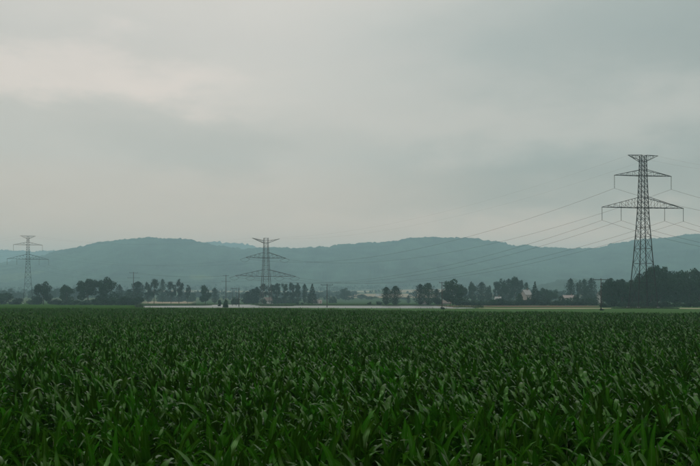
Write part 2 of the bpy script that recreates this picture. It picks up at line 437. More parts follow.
# joined plants for the mass of the field
VARCOL = bpy.data.collections.new('maize_variants')
def joined_plant(r):
    V = []; F = []; A = []
    for lev, h, az, s in plant_layout(r):
        v, f, a = leaf_mesh('l', *leaf_params(r, lev / (NLEV - 1)), seg=7)
        k = len(V); R = Matrix.Rotation(az, 3, 'Z')
        V += [R @ (p * s) + Vector((0, 0, h)) for p in v]; F += [tuple(i + k for i in ff) for ff in f]; A += a
    k = len(V); b = MB(); b.bar((0, 0, 0), (0, 0, .95), .013, .004, 4); V += b.V; F += [tuple(i + k for i in ff) for ff in b.F]; A += [.6] * len(b.V)
    return leaf_data('maize_variant', V, F, A)
NVAR = 14
vr = random.Random(77)
for i in range(NVAR):
    VARCOL.objects.link(bpy.data.objects.new('maize_variant_%02d' % i, joined_plant(vr)))
def edge(x, y):
    px = 350 + FPX * x / y
    return y < interp([(-150, 186), (0, 183), (200, 178), (350, 158), (500, 134), (700, 119), (850, 112)], px) + 2.5 * n2(x * .2, 0, 4)
ROWANG = radians(24); ca, sa = cos(ROWANG), sin(ROWANG)
cand = []
RS, PS = .62, .175
pr = random.Random(3)
for i in range(-330, 331):
    for j in range(-1150, 1151):
        a = i * RS; b = j * PS
        x = a * ca - b * sa; y = a * sa + b * ca
        if y < 6.5 or y > 190 or abs(x) > .54 * y + 1.5: continue
        keep = 1 if y < 40 else (.75 if y < 80 else .5)
        if pr.random() > keep * .95: continue
        x += pr.gauss(0, .13); y += pr.gauss(0, .13)
        if not edge(x, y): continue
        if (x - 4.6) ** 2 + ((y - 11.6) * .6) ** 2 < .2 or (x - 1.2) ** 2 + ((y - 15.5) * .6) ** 2 < .12 or (x + 1.9) ** 2 + ((y - 12.8) * .6) ** 2 < .22 or (x - 3.1) ** 2 + ((y - 19) * .5) ** 2 < .25 or n2(x * .8, y * .45, 40) > .58: continue
        hs = 1.0 + .17 * n2(x * .25, y * .12, 6) + .06 * n2(x * .9, y * .9, 2) + pr.gauss(0, .075)
        cand.append((x, y, hs))
def seen_size(c):
    x, y, h = c
    top = HZ + FPX * (CAMH - 1.25 * h) / y
    vis = 466 + 3 - top
    px = 350 + FPX * x / y
    if vis < 4 or px < -14 or px > 714: return 0
    return (FPX * .8 / y) * min(vis, FPX * .5 / y)
near = sorted(cand, key=seen_size, reverse=True)[:300]
nearset = set(near)
zone = [c for c in cand if c not in nearset]
ir = random.Random(8)
for (x, y, h) in near:
    t = empty('maize_plant', (x, y, 0), ir.uniform(0, 2 * pi), (h, h, h))
    t.rotation_euler = (ir.gauss(0, .05), ir.gauss(0, .05), ir.uniform(0, 6.28))
    tag(t, 'tall green maize plant with arching strap leaves in the nearest part of the field', 'maize plant', 'maize plants nearest the camera')
    link('stalk', STALK, t)
    for lev, hh, az, s in plant_layout(ir):
        link('leaf', ir.choice(LEAVES[lev]), t, (0, 0, hh), (0, 0, az), (s, s, s))
# the rest of the field: one mass of instanced plants
pm = bpy.data.meshes.new('maize_crop'); pm.from_pydata([(x, y, 0) for x, y, h in zone], [], [])
ar = pm.attributes.new('rot', 'FLOAT_VECTOR', 'POINT'); as_ = pm.attributes.new('scl', 'FLOAT', 'POINT'); av = pm.attributes.new('var', 'INT', 'POINT')
rb = []; 
for _ in zone: rb += [ir.gauss(0, .06), ir.gauss(0, .06), ir.uniform(0, 6.283)]
ar.data.foreach_set('vector', rb); as_.data.foreach_set('value', [h for x, y, h in zone]); av.data.foreach_set('value', [ir.randrange(NVAR) for _ in zone])
ng = bpy.data.node_groups.new('maize_field', 'GeometryNodeTree')
ng.interface.new_socket('Geometry', in_out='INPUT', socket_type='NodeSocketGeometry'); ng.interface.new_socket('Geometry', in_out='OUTPUT', socket_type='NodeSocketGeometry')
gi = ng.nodes.new('NodeGroupInput'); go = ng.nodes.new('NodeGroupOutput')
ci = ng.nodes.new('GeometryNodeCollectionInfo'); ci.inputs['Collection'].default_value = VARCOL; ci.inputs['Separate Children'].default_value = True; ci.inputs['Reset Children'].default_value = True
ip = ng.nodes.new('GeometryNodeInstanceOnPoints'); ip.inputs['Pick Instance'].default_value = True
def na(name, dt):
    n = ng.nodes.new('GeometryNodeInputNamedAttribute'); n.data_type = dt; n.inputs['Name'].default_value = name
    return n.outputs['Attribute']
L = ng.links.new
L(gi.outputs[0], ip.inputs['Points']); L(ci.outputs[0], ip.inputs['Instance']); L(na('var', 'INT'), ip.inputs['Instance Index'])
e2r = ng.nodes.new('FunctionNodeEulerToRotation'); L(na('rot', 'FLOAT_VECTOR'), e2r.inputs[0]); L(e2r.outputs[0], ip.inputs['Rotation'])
L(na('scl', 'FLOAT'), ip.inputs['Scale']); L(ip.outputs[0], go.inputs[0])
mo = link('maize_crop', pm); md = mo.modifiers.new('plants', 'NODES'); md.node_group = ng
tag(mo, 'green maize crop stretching to the far edge of the field', 'maize', kind='stuff')
print('maize', len(near), len(zone))

# ------------------------------------------------------------------ pylons
def lattice_body(parent, prof, tiers, rleg, rbr, mt):
    """prof: (z, half width); one mesh per leg and per tier of bracing"""
    def hw(z):
        for (a, b), (c, d) in zip(prof, prof[1:]):
            if z <= c: return b + (d - b) * (z - a) / (c - a)
        return prof[-1][1]
    cr = [(-1, -1), (1, -1), (1, 1), (-1, 1)]
    for sx, sy in cr:
        m = MB(); m.tube([(sx * w, sy * w, z) for z, w in prof], [rleg * (1 - .35 * z / prof[-1][0]) for z, w in prof], 4); m.build('leg', mt, parent)
        f = MB(); w = prof[0][1]; f.box((sx * w - .45, sy * w - .45, -.5), (sx * w + .45, sy * w + .45, .35)); f.build('footing', M['plaster_grey'], parent)
    for z0, z1 in zip(tiers, tiers[1:]):
        m = MB(); a, b = hw(z0), hw(z1)
        for (sx, sy), (tx, ty) in zip(cr, cr[1:] + cr[:1]):
            A0 = Vector((sx * a, sy * a, z0)); A1 = Vector((tx * a, ty * a, z0)); B0 = Vector((sx * b, sy * b, z1)); B1 = Vector((tx * b, ty * b, z1))
            m.bar(A0, B1, rbr); m.bar(A1, B0, rbr); m.bar(B0, B1, rbr * 1.15)
        m.build('bracing', mt, parent)
    return hw
def cross_arm(parent, name, hw, zl, zt, half, r, mt, nseg, tipz=0.):
    m = MB(); w = hw(zl); wt_ = hw(zt)
    for s in (-1, 1):
        tip = Vector((s * half, 0, zl + tipz))
        for f in (-1, 1):
            lo = Vector((s * w, f * w, zl)); hi = Vector((s * wt_, f * wt_, zt))
            m.bar(lo, tip, r); m.bar(hi, tip, r)
            for k in range(1, nseg):
                t = k / nseg; a = lo.lerp(tip, t); b = hi.lerp(tip, t); c = lo.lerp(tip, max(0, t - 1 / nseg))
                m.bar(a, b, r * .5); m.bar(c, b, r * .4)
        for k in range(1, nseg):
            t = k / nseg; a = Vector((s * w, -w, zl)).lerp(tip, t); b = Vector((s * w, w, zl)).lerp(tip, t - 1 / nseg); m.bar(a, b, r * .6)
    for f in (-1, 1): m.bar((-w, f * w, zl), (w, f * w, zl), r)
    return m.build(name, mt, parent)
def insulator(parent, a, b):
    a = Vector(a); b = Vector(b); n = 14; P = []; R = []
    for i in range(n * 2 + 1):
        P.append(a.lerp(b, i / (n * 2))); R.append(.125 if i % 2 else .055)
    m = MB(); m.tube(P, R, 6); return m.build('insulator', M['insul'], parent)

def suspension_pylon(k=1.):
    t = empty('electricity_pylon', (0, 0, 0))
    prof = [(0, 3.5), (17, 2.25), (31, 1.42), (37.5, 1.2), (46.6, .92), (51.5, .85)]
    tiers = [0, 8.5, 15, 20, 24, 27.2, 30, 32, 33.8, 35.6, 37.4, 39.2, 41, 42.8, 44.6, 46.6, 48, 49.4, 51.4]
    hw = lattice_body(t, prof, tiers, .19 * k, .062 * k, M['steel'])
    up = cross_arm(t, 'cross_arm', hw, 44.6, 46.6, 10.3, .10 * k, M['steel'], 4)
    lo = cross_arm(t, 'cross_arm', hw, 33.8, 37.4, 14.7, .11 * k, M['steel'], 6)
    pk = cross_arm(t, 'peak_arm', hw, 49.4, 51.5, 5.4, .09 * k, M['steel'], 3, 2.1)
    for s in (-1, 1):
        insulator(up, (s * 10.2, 0, 44.55), (s * 10.2, 0, 40.2))
        insulator(lo, (s * 14.6, 0, 33.75), (s * 14.6, 0, 29.4)); insulator(lo, (s * 7.8, 0, 33.75), (s * 7.8, 0, 29.4))
    return t
ATT = [('upper left', -10.2, 40.2), ('upper right', 10.2, 40.2), ('outer lower left', -14.6, 29.4), ('inner lower left', -7.8, 29.4), ('inner lower right', 7.8, 29.4), ('outer lower right', 14.6, 29.4), ('topmost left', -5.3, 51.4), ('topmost right', 5.3, 51.4)]
def att_world(loc, rz, sc=1.): return [(n, Vector((loc[0] + x * sc * cos(rz), loc[1] + x * sc * sin(rz), loc[2] + z * sc))) for n, x, z in ATT]

PR = (X_at(643, 270), 270, .35); RZR = radians(8)
pylR = suspension_pylon(); pylR.location = PR; pylR.rotation_euler.z = RZR
tag(pylR, 'tall dark lattice pylon standing nearest, at the right in front of the wood', 'pylon', 'electricity pylons')
PL = (X_at(28, 607), 607, 0.); RZL = radians(21.9)
pylL = suspension_pylon(1.0); pylL.location = PL; pylL.rotation_euler.z = RZL
tag(pylL, 'faint hazy lattice pylon at the far left, with hanging insulators', 'pylon', 'electricity pylons')

PM = (X_at(266, 480), 480, .45); RZM = radians(22)
def angle_pylon():
    t = empty('electricity_pylon', PM, RZM)
    prof = [(0, 3.1), (14, 2.2), (18, 1.95), (30.5, 1.4), (36, 1.25), (39.6, 1.2)]
    tiers = [0, 6, 11, 15, 18, 20.6, 23.2, 25.8, 28.2, 30.5, 32.5, 34.5, 36.6, 39.6]
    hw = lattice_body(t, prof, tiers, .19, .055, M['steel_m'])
    up = cross_arm(t, 'cross_arm', hw, 27.6, 31, 12.4, .14, M['steel_m'], 4, .2)
    lo = cross_arm(t, 'cross_arm', hw, 16.6, 20.6, 18.8, .14, M['steel_m'], 5, .2)
    cross_arm(t, 'peak_arm', hw, 36.6, 38, 8.6, .12, M['steel_m'], 3, 2.8)
    ends = {}
    iw = Matrix.Rotation(-RZM, 3, 'Z')
    dR = iw @ (Vector((PR[0] - PM[0], PR[1] - PM[1], 0)).normalized()); dL = iw @ (Vector((PL[0] - PM[0], PL[1] - PM[1], 0)).normalized())
    for arm, n, xx, z in ((up, 'upper left', -12.3, 27.7), (up, 'upper right', 12.3, 27.7), (lo, 'outer lower left', -18.7, 16.7), (lo, 'inner lower left', -9, 16.6), (lo, 'inner lower right', 9, 16.6), (lo, 'outer lower right', 18.7, 16.7)):
        a = Vector((xx, 0, z)); R = a + dR * 4.6 + Vector((0, 0, -1.1)); Lp = a + dL * 4.6 + Vector((0, 0, -1.1))
        insulator(arm, a, R); insulator(arm, a, Lp)
        m = MB(); P = []
        for i in range(13):
            s = i / 12; p = R.lerp(Lp, s); P.append(p - Vector((0, 0, 1.5 * 4 * s * (1 - s))))
        m.tube(P, .055, 5); m.build('jumper_cable', M['wire'], arm)
        ends[n] = (R, Lp)
    for n, xx in (('topmost left', -8.5), ('topmost right', 8.5)): ends[n] = (Vector((xx, 0, 39.4)),) * 2
    w = Matrix.Rotation(RZM, 3, 'Z')
    return t, {k: (w @ a + Vector(PM), w @ b + Vector(PM)) for k, (a, b) in ends.items()}
pylM, endM = angle_pylon()
tag(pylM, 'broad lattice pylon with drooping arm ends standing on the bank beyond the pond', 'pylon', 'electricity pylons')

def cable(a, b, sag, r, label, group, n=44):
    a = Vector(a); b = Vector(b); P = []
    for i in range(n + 1):
        t = i / n; P.append(a.lerp(b, t) - Vector((0, 0, 4 * sag * t * (1 - t))))
    m = MB(); m.tube(P, r, 5)
    # origin at the cable's first hanging point
    m.V = [v - a for v in m.V]
    o = m.build('power_cable', M['wire'], None, True, loc=a)
    tag(o, label, 'cable', group)
for n, p in att_world(PR, RZR):
    top = 'top' in n
    cable(p, endM[n][0], 7.5 if top else 10.2, (.010 if top else .035), n + ' power cable sagging from the right pylon to the middle pylon', 'cables between right and middle pylons')
    q = Vector(p) + Vector((150, -70, 6)); 
    cable(p, q, 18 if not top else 15, (.010 if top else .035), n + ' power cable running from the right pylon out of the picture', 'cables leaving the right pylon')
for n, p in att_world(PL, RZL):
    top = 'top' in n
    cable(p, endM[n][1], 5 if top else 7, (.01 if top else .016), n + ' thin hazy power cable between the middle and far left pylons', 'cables between middle and left pylons')
    cable(p, Vector(p) + Vector((-170, 60, 0)), 5, (.01 if top else .014), n + ' faint power cable running left from the far left pylon', 'cables leaving the left pylon')

# ------------------------------------------------------------------ poles
def pole(px, top, D, arms, label, r=.16, twin=False, name='utility_pole', mt='wood', yaw=.25):
    x = X_at(px, D); z0 = gz(x, D); h = Z_at(top, D) - z0
    t = empty(name, (x, D, z0), yaw); tag(t, label, 'utility pole', 'utility poles')
    for s in ((-1, 1) if twin else (0,)):
        m = MB(); m.tube([(s * 1.0, 0, -.3), (s * .95, 0, h * .5), (s * .85, 0, h)], [r, r * .9, r * .7], 7); m.build('post', M[mt], t, True)
    for dz, half in arms:
        m = MB(); m.box((-half, -.07 + r, h - dz - .09), (half, .07 + r, h - dz + .09)); ar_ = m.build('cross_arm', M['steel'], t)
        for k in (-1, 1) if half < 1.2 else (-1, 0, 1):
            if k == 0 and dz > .4: continue
            m = MB(); m.tube([(k * half * .93, r, h - dz + .09), (k * half * .93, r, h - dz + .25), (k * half * .93, r, h - dz + .42)], [.05, .10, .05], 6); m.build('insulator', M['insul'], ar_)
    return t
pole(601, 278.5, 235, [(.35, 2.5)], 'dark wooden utility pole with a single cross arm, left of the dark wood', .17)
pole(442, 282, 296, [(.3, 1.0)], 'slim utility pole rising from a small bush right of the twin dark poplars', .17)
pole(327, 284, 333, [(.4, 2.6)], 'utility pole with wide cross arm standing by the pond right of the conical spruce', .17)
pole(239, 287.5, 364, [], 'short bare post at the pond, left of the middle pylon', .2)
pole(234.3, 288, 420, [(.4, 1.6)], 'pair of thin posts joined by a cross bar, just left of the middle pylon', .12, True)
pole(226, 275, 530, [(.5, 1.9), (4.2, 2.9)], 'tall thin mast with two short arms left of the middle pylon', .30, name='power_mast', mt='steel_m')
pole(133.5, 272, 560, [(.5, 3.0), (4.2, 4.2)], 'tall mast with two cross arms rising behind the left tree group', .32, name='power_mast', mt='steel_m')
for s, nm in ((-1, 'front'), (1, 'rear')):
    cable((X_at(133.5, 560) + s * 2.8, 560 + s * .5, Z_at(272.8, 560)), (X_at(226, 530) + s * 1.8, 530 + s * .4, Z_at(275.8, 530)), 1.6, .03, nm + ' thin wire between the two tall masts at the left', 'wires between the masts')

# ------------------------------------------------------------------ trees
def clumps(lobes, nq, size, r, shell=.55, flat=.0, dens_up=0.):
    """leaf clump faces scattered through ellipsoid lobes (cx,cy,cz,rx,ry,rz)"""
    V = []; F = []
    wts = [(l[3] * l[4] * l[5]) ** .67 for l in lobes]; tot = sum(wts)
    for l, w in zip(lobes, wts):
        for _ in range(max(6 if nq > 1 else 1, int(nq * w / tot))):
            v = Vector((r.gauss(0, 1), r.gauss(0, 1), r.gauss(0, 1))).normalized()
            rad = shell + (1 - shell) * r.random() ** .7
            if r.random() < .10: rad *= 1 + .22 * r.random()
            rad *= 1 + .22 * noise.noise(v * 2.3 + Vector((l[0] * 9, l[1] * 9, l[2] * 9)))
            p = Vector((l[0] + v.x * l[3] * rad, l[1] + v.y * l[4] * rad, l[2] + v.z * l[5] * rad))
            nrm_ = (v + Vector((r.gauss(0, .7), r.gauss(0, .7), r.gauss(0, .7) + .2))).normalized()
            q = nrm_.to_track_quat('Z', 'Y'); a = r.uniform(0, pi); s = size * r.uniform(.55, 1.35)
            k = len(V); kk = r.uniform(.55, 1)
            for (dx, dy) in ((-1, -.15), (-.1, -kk), (1, .1), (.15, kk)):
                x2 = dx * cos(a) - dy * sin(a); y2 = dx * sin(a) + dy * cos(a)
                V.append(p + q @ Vector((x2 * s, y2 * s, r.uniform(-.25, .25) * s)))
            F.append((k, k + 1, k + 2, k + 3))
    return V, F
def trunk_mesh(r, h, rad, limbs, top):
    m = MB(); w = r.uniform(-.02, .02); P = [(0, 0, -.02), (w * .5, 0, h * .5), (w, w, h), (w * 1.3, w, top)]
    m.tube(P, [rad * 1.25, rad, rad * .75, rad * .25], 6)
    for l in limbs:
        z = h * r.uniform(.75, 1.15); m.tube([(w * .8, w * .5, z), (l[0] * .45, l[1] * .45, z + (l[2] - z) * .6), (l[0] * .85, l[1] * .85, l[2])], [rad * .5, rad * .33, rad * .12], 4)
    return m.mesh('trunk', M['bark'], True)
def spindle(r, nq, size):
    """upright oval crown, ragged, with gaps"""
    lobes = []; o = Vector((r.uniform(0, 99), r.uniform(0, 99), r.uniform(0, 99))); lean = r.uniform(-.06, .06); wide = r.uniform(.30, .48); zb = r.uniform(.02, .07)
    n = 0; V = []; F = []
    while n < nq:
        z = zb + (1 - zb) * r.random() ** .9; a = r.uniform(0, 2 * pi)
        f = (z - zb) / (1 - zb); R_ = .5 * min(1, f / wide) ** .4 * max(0., 1 - max(0, (f - wide) / (1 - wide)) ** 2.4) ** .55
        d = Vector((cos(a), sin(a), z * 3.2))
        k = noise.noise(d * 1.6 + o); k2 = noise.noise(d * 4.2 + o) + .6 * noise.noise(d * 9 + o)
        R_ *= 1 + .75 * k + .55 * k2
        q = r.random() ** .6
        if k2 < -.2 and q > .45: continue
        p = Vector((cos(a) * R_ * q + lean * z, sin(a) * R_ * q, z + .05 * k2))
        v, f_ = clumps([(p.x, p.y, p.z, .012, .012, .008)], 1, size, r); v = v[:4]
        kk = len(V); V += v; F.append((kk, kk + 1, kk + 2, kk + 3)); n += 1
    return V, F
tr = random.Random(21)
def gen(kind):
    r = tr
    if kind == 'round':
        lobes = [(0, 0, .60, .30, .30, .26)]
        for i in range(15):
            a = r.uniform(0, 2 * pi); z = r.uniform(.18, .86); rr = .33 * sqrt(max(.05, 1 - ((z - .50) / .45) ** 2)) * r.uniform(.75, 1.15); s = r.uniform(.11, .19)
            lobes.append((cos(a) * rr, sin(a) * rr, z, s * 1.15, s * 1.15, s * .85))
        lobes.append((r.uniform(-.1, .1), r.uniform(-.1, .1), .88, .14, .14, .11))
        V, F = clumps(lobes, 3400, .028, r); tm = trunk_mesh(r, .34, .022, lobes[1:7], .7); mt = 'leaf_round'
    elif kind == 'tall':
        lobes = []
        ph_ = r.uniform(0, 50)
        for i in range(34):
            a = r.uniform(0, 2 * pi); z = .10 + .84 * (i + r.random()) / 34; w = .42 * (sin(pi * min(1, (z - .02) / 1.0) ** .75) ** .6) * r.uniform(.3, 1.0)
            s = r.uniform(.12, .20) * (1.1 - .5 * z); lobes.append((cos(a) * w * .8, sin(a) * w * .8, z, s * 1.25, s * 1.25, s * .75))
        lobes.append((0, 0, .93, .09, .09, .06))
        V, F = spindle(r, 3600, .024); tm = trunk_mesh(r, .25, .026, lobes[2:6], .85); mt = 'leaf_tall'
    elif kind == 'open':
        lobes = []
        for i in range(22):
            a = r.uniform(0, 2 * pi); z = r.uniform(.30, .93); rr = r.uniform(.04, .36) * (1.1 - .5 * abs(z - .6) / .4); s = r.uniform(.07, .15)
            lobes.append((cos(a) * rr, sin(a) * rr, z, s * 1.2, s * 1.2, s * .8))
        V, F = clumps(lobes, 2200, .025, r, .2); tm = trunk_mesh(r, .5, .020, lobes[:7], .85); mt = 'leaf_pine'
    elif kind == 'spruce':
        lobes = []
        for i in range(13):
            z = .10 + .86 * i / 12; R_ = .48 * (1 - z) ** .85 + .02
            for k in range(5):
                a = 2 * pi * k / 5 + i * .7 + r.uniform(-.3, .3); lobes.append((cos(a) * R_ * .6, sin(a) * R_ * .6, z - .02, R_ * .5, R_ * .5, .045))
        V, F = clumps(lobes, 2000, .026, r, .2); tm = trunk_mesh(r, .2, .022, [], .95); mt = 'leaf_pine'
    else:
        lobes = [(0, 0, .34, .32, .32, .34)]
        for i in range(9):
            a = r.uniform(0, 2 * pi); rr = r.uniform(.15, .36); z = r.uniform(.03, .68) ; s = r.uniform(.15, .23)
            lobes.append((cos(a) * rr, sin(a) * rr, z, s, s, s * 1.15))
        V, F = clumps(lobes, 1300, .046, r); mt = 'leaf_shrub'
        b = MB()
        for i in range(6): l = lobes[i + 1]; b.tube([(l[0] * .2, l[1] * .2, -.03), (l[0] * .6, l[1] * .6, l[2] * .6), (l[0], l[1], l[2])], [.02, .014, .006], 4)
        tm = b.mesh('stem', M['bark'], True)
    zs = max(v.z for v in V); V = [Vector((v.x, v.y, v.z / zs)) if True else v for v in V]
    return mesh('crown', V, F, M[mt]), tm
KINDS = {'round': [gen('round') for _ in range(7)], 'tall': [gen('tall') for _ in range(6)], 'open': [gen('open') for _ in range(5)], 'spruce': [gen('spruce') for _ in range(3)], 'shrub': [gen('shrub') for _ in range(6)]}
NAME = {'round': 'broadleaf_tree', 'tall': 'poplar_tree', 'open': 'pine_tree', 'spruce': 'spruce_tree', 'shrub': 'shrub'}
pl = random.Random(4)
def tree(kind, px, top, D, w, label, group=None, z0=None):
    x = X_at(px, D); z = gz(x, D) if z0 is None else z0
    h = Z_at(top, D) - z; wd = w * D / FPX * 1.12
    c, tm = pl.choice(KINDS[kind])
    t = empty(NAME[kind], (x, D, z - .05), pl.uniform(0, 6.28), (wd, wd, h))
    tag(t, label, 'shrub' if kind == 'shrub' else 'tree', group)
    link('stem' if kind == 'shrub' else 'trunk', tm, t); link('crown', c, t)
    return t
G1 = 'trees and shrubs at the left'
tree('shrub', 3, 292.5, 520, 20, 'dark rounded shrub cut by the left edge of the photo', G1)
tree('shrub', 17, 297.5, 515, 14, 'low shrub between the left edge shrub and the far left pylon', G1)
tree('shrub', 33, 298.5, 515, 12, 'low shrub just right of the foot of the far left pylon', G1)
tree('round', 43.5, 281, 500, 17, 'dark ragged tree standing alone just right of the far left pylon', G1)
tree('shrub', 37, 293.5, 498, 10, 'shrub tucked against the left foot of the ragged tree', G1)
tree('shrub', 53, 298.5, 505, 16, 'low wide shrub between the ragged tree and the next tree', G1)
tree('round', 66, 284, 520, 17, 'medium bushy tree, second of the large trees at the left', G1)
tree('round', 88, 278.5, 505, 22, 'large round crowned dark tree, left one of the touching pair at the left', G1)
tree('round', 106, 276.5, 500, 20, 'tallest dark tree of the left group, right one of the touching pair', G1)
tree('tall', 119.5, 284, 620, 6, 'thin pale tree just right of the tallest tree of the left group', G1)
for k, (px, top, w) in enumerate([(63, 299, 14), (74, 300, 14), (85, 299.5, 15), (96, 298.5, 15), (106, 298, 16), (116, 296.5, 17), (126, 295.5, 18), (136, 297, 17)]):
    tree('shrub', px, top, 470 - k * 2, w, ORD[k] + ' shrub from the left in the low hedge under the left tree group', 'shrubs of the left hedge')
G2 = 'trees left of the middle pylon'
tree('tall', 137.5, 281, 560, 13, 'loose tree right beside the mast with two cross arms', G2)
tree('tall', 129, 289, 570, 9, 'small hazy tree left of the mast with two cross arms', G2)
tree('open', 148, 281, 590, 8, 'narrow tree on the left of the bushy long trunked tree by the mast', G2)
tree('open', 154, 278.5, 560, 13, 'bushy long trunked tree right of the mast with two cross arms', G2)
tree('tall', 162.5, 278.5, 720, 6, 'slim pale tree between two long trunked trees left of the pond', G2)
tree('open', 171, 281, 600, 11, 'long trunked tree, left of the three standing behind the pond at the left', G2)
tree('open', 179, 278.5, 590, 12, 'long trunked tree, tallest middle one of three behind the pond at the left', G2)
tree('open', 187.5, 284.5, 600, 8, 'small round topped tree, right of three behind the pond at the left', G2)
for k, (px, top, w) in enumerate([(149, 293, 10), (160, 292, 12), (170, 291, 13), (181, 291.5, 14), (192, 292, 12)]):
    tree('shrub', px, top, 820, w, ORD[k] + ' pale bush from the left behind the long trunked trees', 'pale bushes behind the left pond trees')
tree('round', 205.5, 284.5, 540, 12, 'solitary upright oval tree left of the thin mast', G2)
tree('tall', 215, 287.5, 640, 7, 'faint narrow tree between the oval tree and the thin mast', G2)
tree('shrub', 225.5, 299, 330, 5.5, 'little dark tree like bush at the water edge below the thin mast', G2)
tree('shrub', 219.5, 299, 400, 3.5, 'small dark bush left of the bush below the thin mast', G2)
tree('shrub', 235.5, 296.5, 520, 9, 'dark bush behind the short bare post by the pond', G2)
tree('shrub', 194, 303.2, 440, 5, 'low flat bush on the far pond bank below the oval tree', G2)
tree('shrub', 173, 307.2, 275, 3.6, 'tiny dark tuft at the near water edge at the left', G2)
G3 = 'grove behind the middle pylon'
for k, (kd, px, top, D, w) in enumerate([('tall', 247, 291, 560, 10), ('tall', 253, 288.5, 570, 9), ('tall', 257, 286.5, 560, 7), ('open', 263, 283, 580, 11), ('open', 272, 284, 590, 11), ('open', 277.5, 282.5, 580, 9), ('open', 285, 282.5, 575, 10), ('open', 292.5, 281.5, 580, 10), ('open', 298, 282, 585, 9), ('tall', 304.5, 283.5, 590, 5)]):
    tree(kd, px, top, D, w, ORD[k] + ' tree from the left in the grove behind the middle pylon', G3)
for k, (px, top, w) in enumerate([(251, 296, 16), (278, 297, 12), (286, 296, 15), (295, 297, 14)]):
    tree('shrub', px, top, 640, w, ORD[k] + ' bush from the left growing under the grove behind the middle pylon', 'bushes under the grove')
tree('spruce', 312.3, 283.5, 540, 13, 'conical spruce standing alone right of the middle pylon', 'trees by the pond')
tree('shrub', 297.5, 302, 455, 3.4, 'small round bush on the far bank, left of a pair', 'trees by the pond')
tree('shrub', 302.3, 302.3, 455, 3.4, 'small round bush on the far bank, right of a pair', 'trees by the pond')
tree('shrub', 333, 296, 700, 9, 'pale bush just right of the pole with wide cross arm', 'trees by the pond')
tree('round', 345.5, 287.5, 900, 12, 'faint broad hazy tree midway between the spruce and the twin poplars', 'trees by the pond')
tree('shrub', 369.5, 301.5, 440, 5, 'small dark bush left of the twin poplars', 'trees by the pond')
tree('shrub', 379, 301, 440, 7, 'dark bush touching the left foot of the twin poplars', 'trees by the pond')
tree('tall', 386, 286.5, 430, 9.5, 'left one of the twin dark poplars beside the pond', 'trees by the pond')
tree('tall', 395, 285.5, 430, 11, 'right one of the twin dark poplars beside the pond', 'trees by the pond')
tree('tall', 408.5, 295, 640, 3.5, 'tiny narrow dark tree right of the twin poplars', 'trees by the pond')
G4 = 'trees in the middle right'
tree('tall', 420, 283.5, 440, 12, 'dark dense tree, left one of two touching left of the slim pole', G4)
tree('tall', 428.5, 282.5, 435, 12, 'dark dense tree, right one of two touching left of the slim pole', G4)
tree('tall', 437, 288.5, 450, 8, 'small dark tree directly left of the slim pole', G4)
tree('shrub', 437, 297, 445, 12, 'dark bush at the left foot of the slim pole', G4)
tree('shrub', 442.5, 306.8, 262, 5, 'small leafy bush in the meadow at the base of the slim pole', G4)
tree('round', 453, 278.5, 450, 24, 'broad dark domed tree right of the slim pole', G4)
tree('round', 462, 285, 500, 12, 'lower right neighbour of the broad domed tree', G4)
tree('round', 472, 281, 600, 10, 'pointed tree right of the broad domed tree', G4)
tree('tall', 481.5, 281.5, 610, 11, 'leafy upright tree, second right of the broad domed tree', G4)
tree('round', 489, 285, 620, 8, 'shorter upright tree before the tall grove by the pink house', G4)
for k, (kd, px, top, w) in enumerate([('open', 496, 281, 9), ('round', 502, 278, 12), ('tall', 509, 278, 11), ('round', 515.5, 276, 12), ('open', 521.5, 279.5, 9), ('tall', 526.5, 282, 6)]):
    tree(kd, px, top, 600 + 12 * (k % 3), w, ORD[k] + ' tree from the left in the tall grove beside the pink house', 'tall grove by the pink house')
tree('spruce', 535, 281, 465, 13, 'pointed dark tree right of the pink house', G4)
tree('round', 543, 287.5, 540, 14, 'dark spreading tree, left one between the pink house and the poplar row', G4)
tree('round', 552, 289.5, 550, 14, 'dark spreading tree, right one between the pink house and the poplar row', G4)
for k, (px, top, w) in enumerate([(571, 277.5, 9), (579, 279, 8), (584.5, 278.5, 8), (591, 277.5, 10), (586, 286, 9)]):
    tree('tall' if k != 1 else 'open', px, top, 560 + 12 * (k % 3), w, ['first', 'second', 'third', 'rightmost', 'low middle'][k] + ' poplar of the row left of the dark wood', 'poplar row')
for k, px in enumerate(range(458, 602, 8)):
    tree('shrub', px + pl.uniform(-2, 2), pl.uniform(296.5, 300.5), 432 + pl.uniform(-8, 8), pl.uniform(13, 18), ORD[k] + ' shrub from the left in the long hedge below the houses', 'shrubs of the long hedge')
G5 = 'trees of the dark wood'
wood = [(606, 279.5, 11), (611, 277.5, 11), (617, 279, 11), (623, 278.5, 12), (629, 281, 12), (635, 275.5, 15), (642, 272.5, 16), (649, 269.5, 18), (657, 264.5, 19), (665, 265.5, 19), (673, 270.5, 17), (681, 269.5, 18), (689, 270, 18), (697, 267.5, 20), (708, 266, 22), (720, 267, 22)]
for k, (px, top, w) in enumerate(wood):
    D = 395 + 10 * ((k * 7) % 4)
    tree('tall' if k in (1, 3) else 'round', px, top, D, w * 1.12, ORD[k] + ' tree from the left in the dark wood behind the right pylon', G5)
for k, px in enumerate((612, 622, 632, 641, 651, 660, 670, 680, 690, 700)):
    tree('round', px, 281 - (4 if 640 < px else 0) + pl.uniform(-2, 2), 375, 17, ORD[k] + ' lower tree from the left along the front of the dark wood', 'front trees of the dark wood')
for k, px in enumerate(range(604, 712, 9)):
    tree('shrub', px, pl.uniform(299.5, 302.5), 335 + pl.uniform(-10, 10), pl.uniform(11, 15), ORD[k] + ' low shrub from the left in the fringe along the dark wood', 'shrubs fringing the dark wood')
tree('shrub', 601.5, 308.2, 228, 4.5, 'small leafy bush at the base of the pole left of the dark wood', G4)
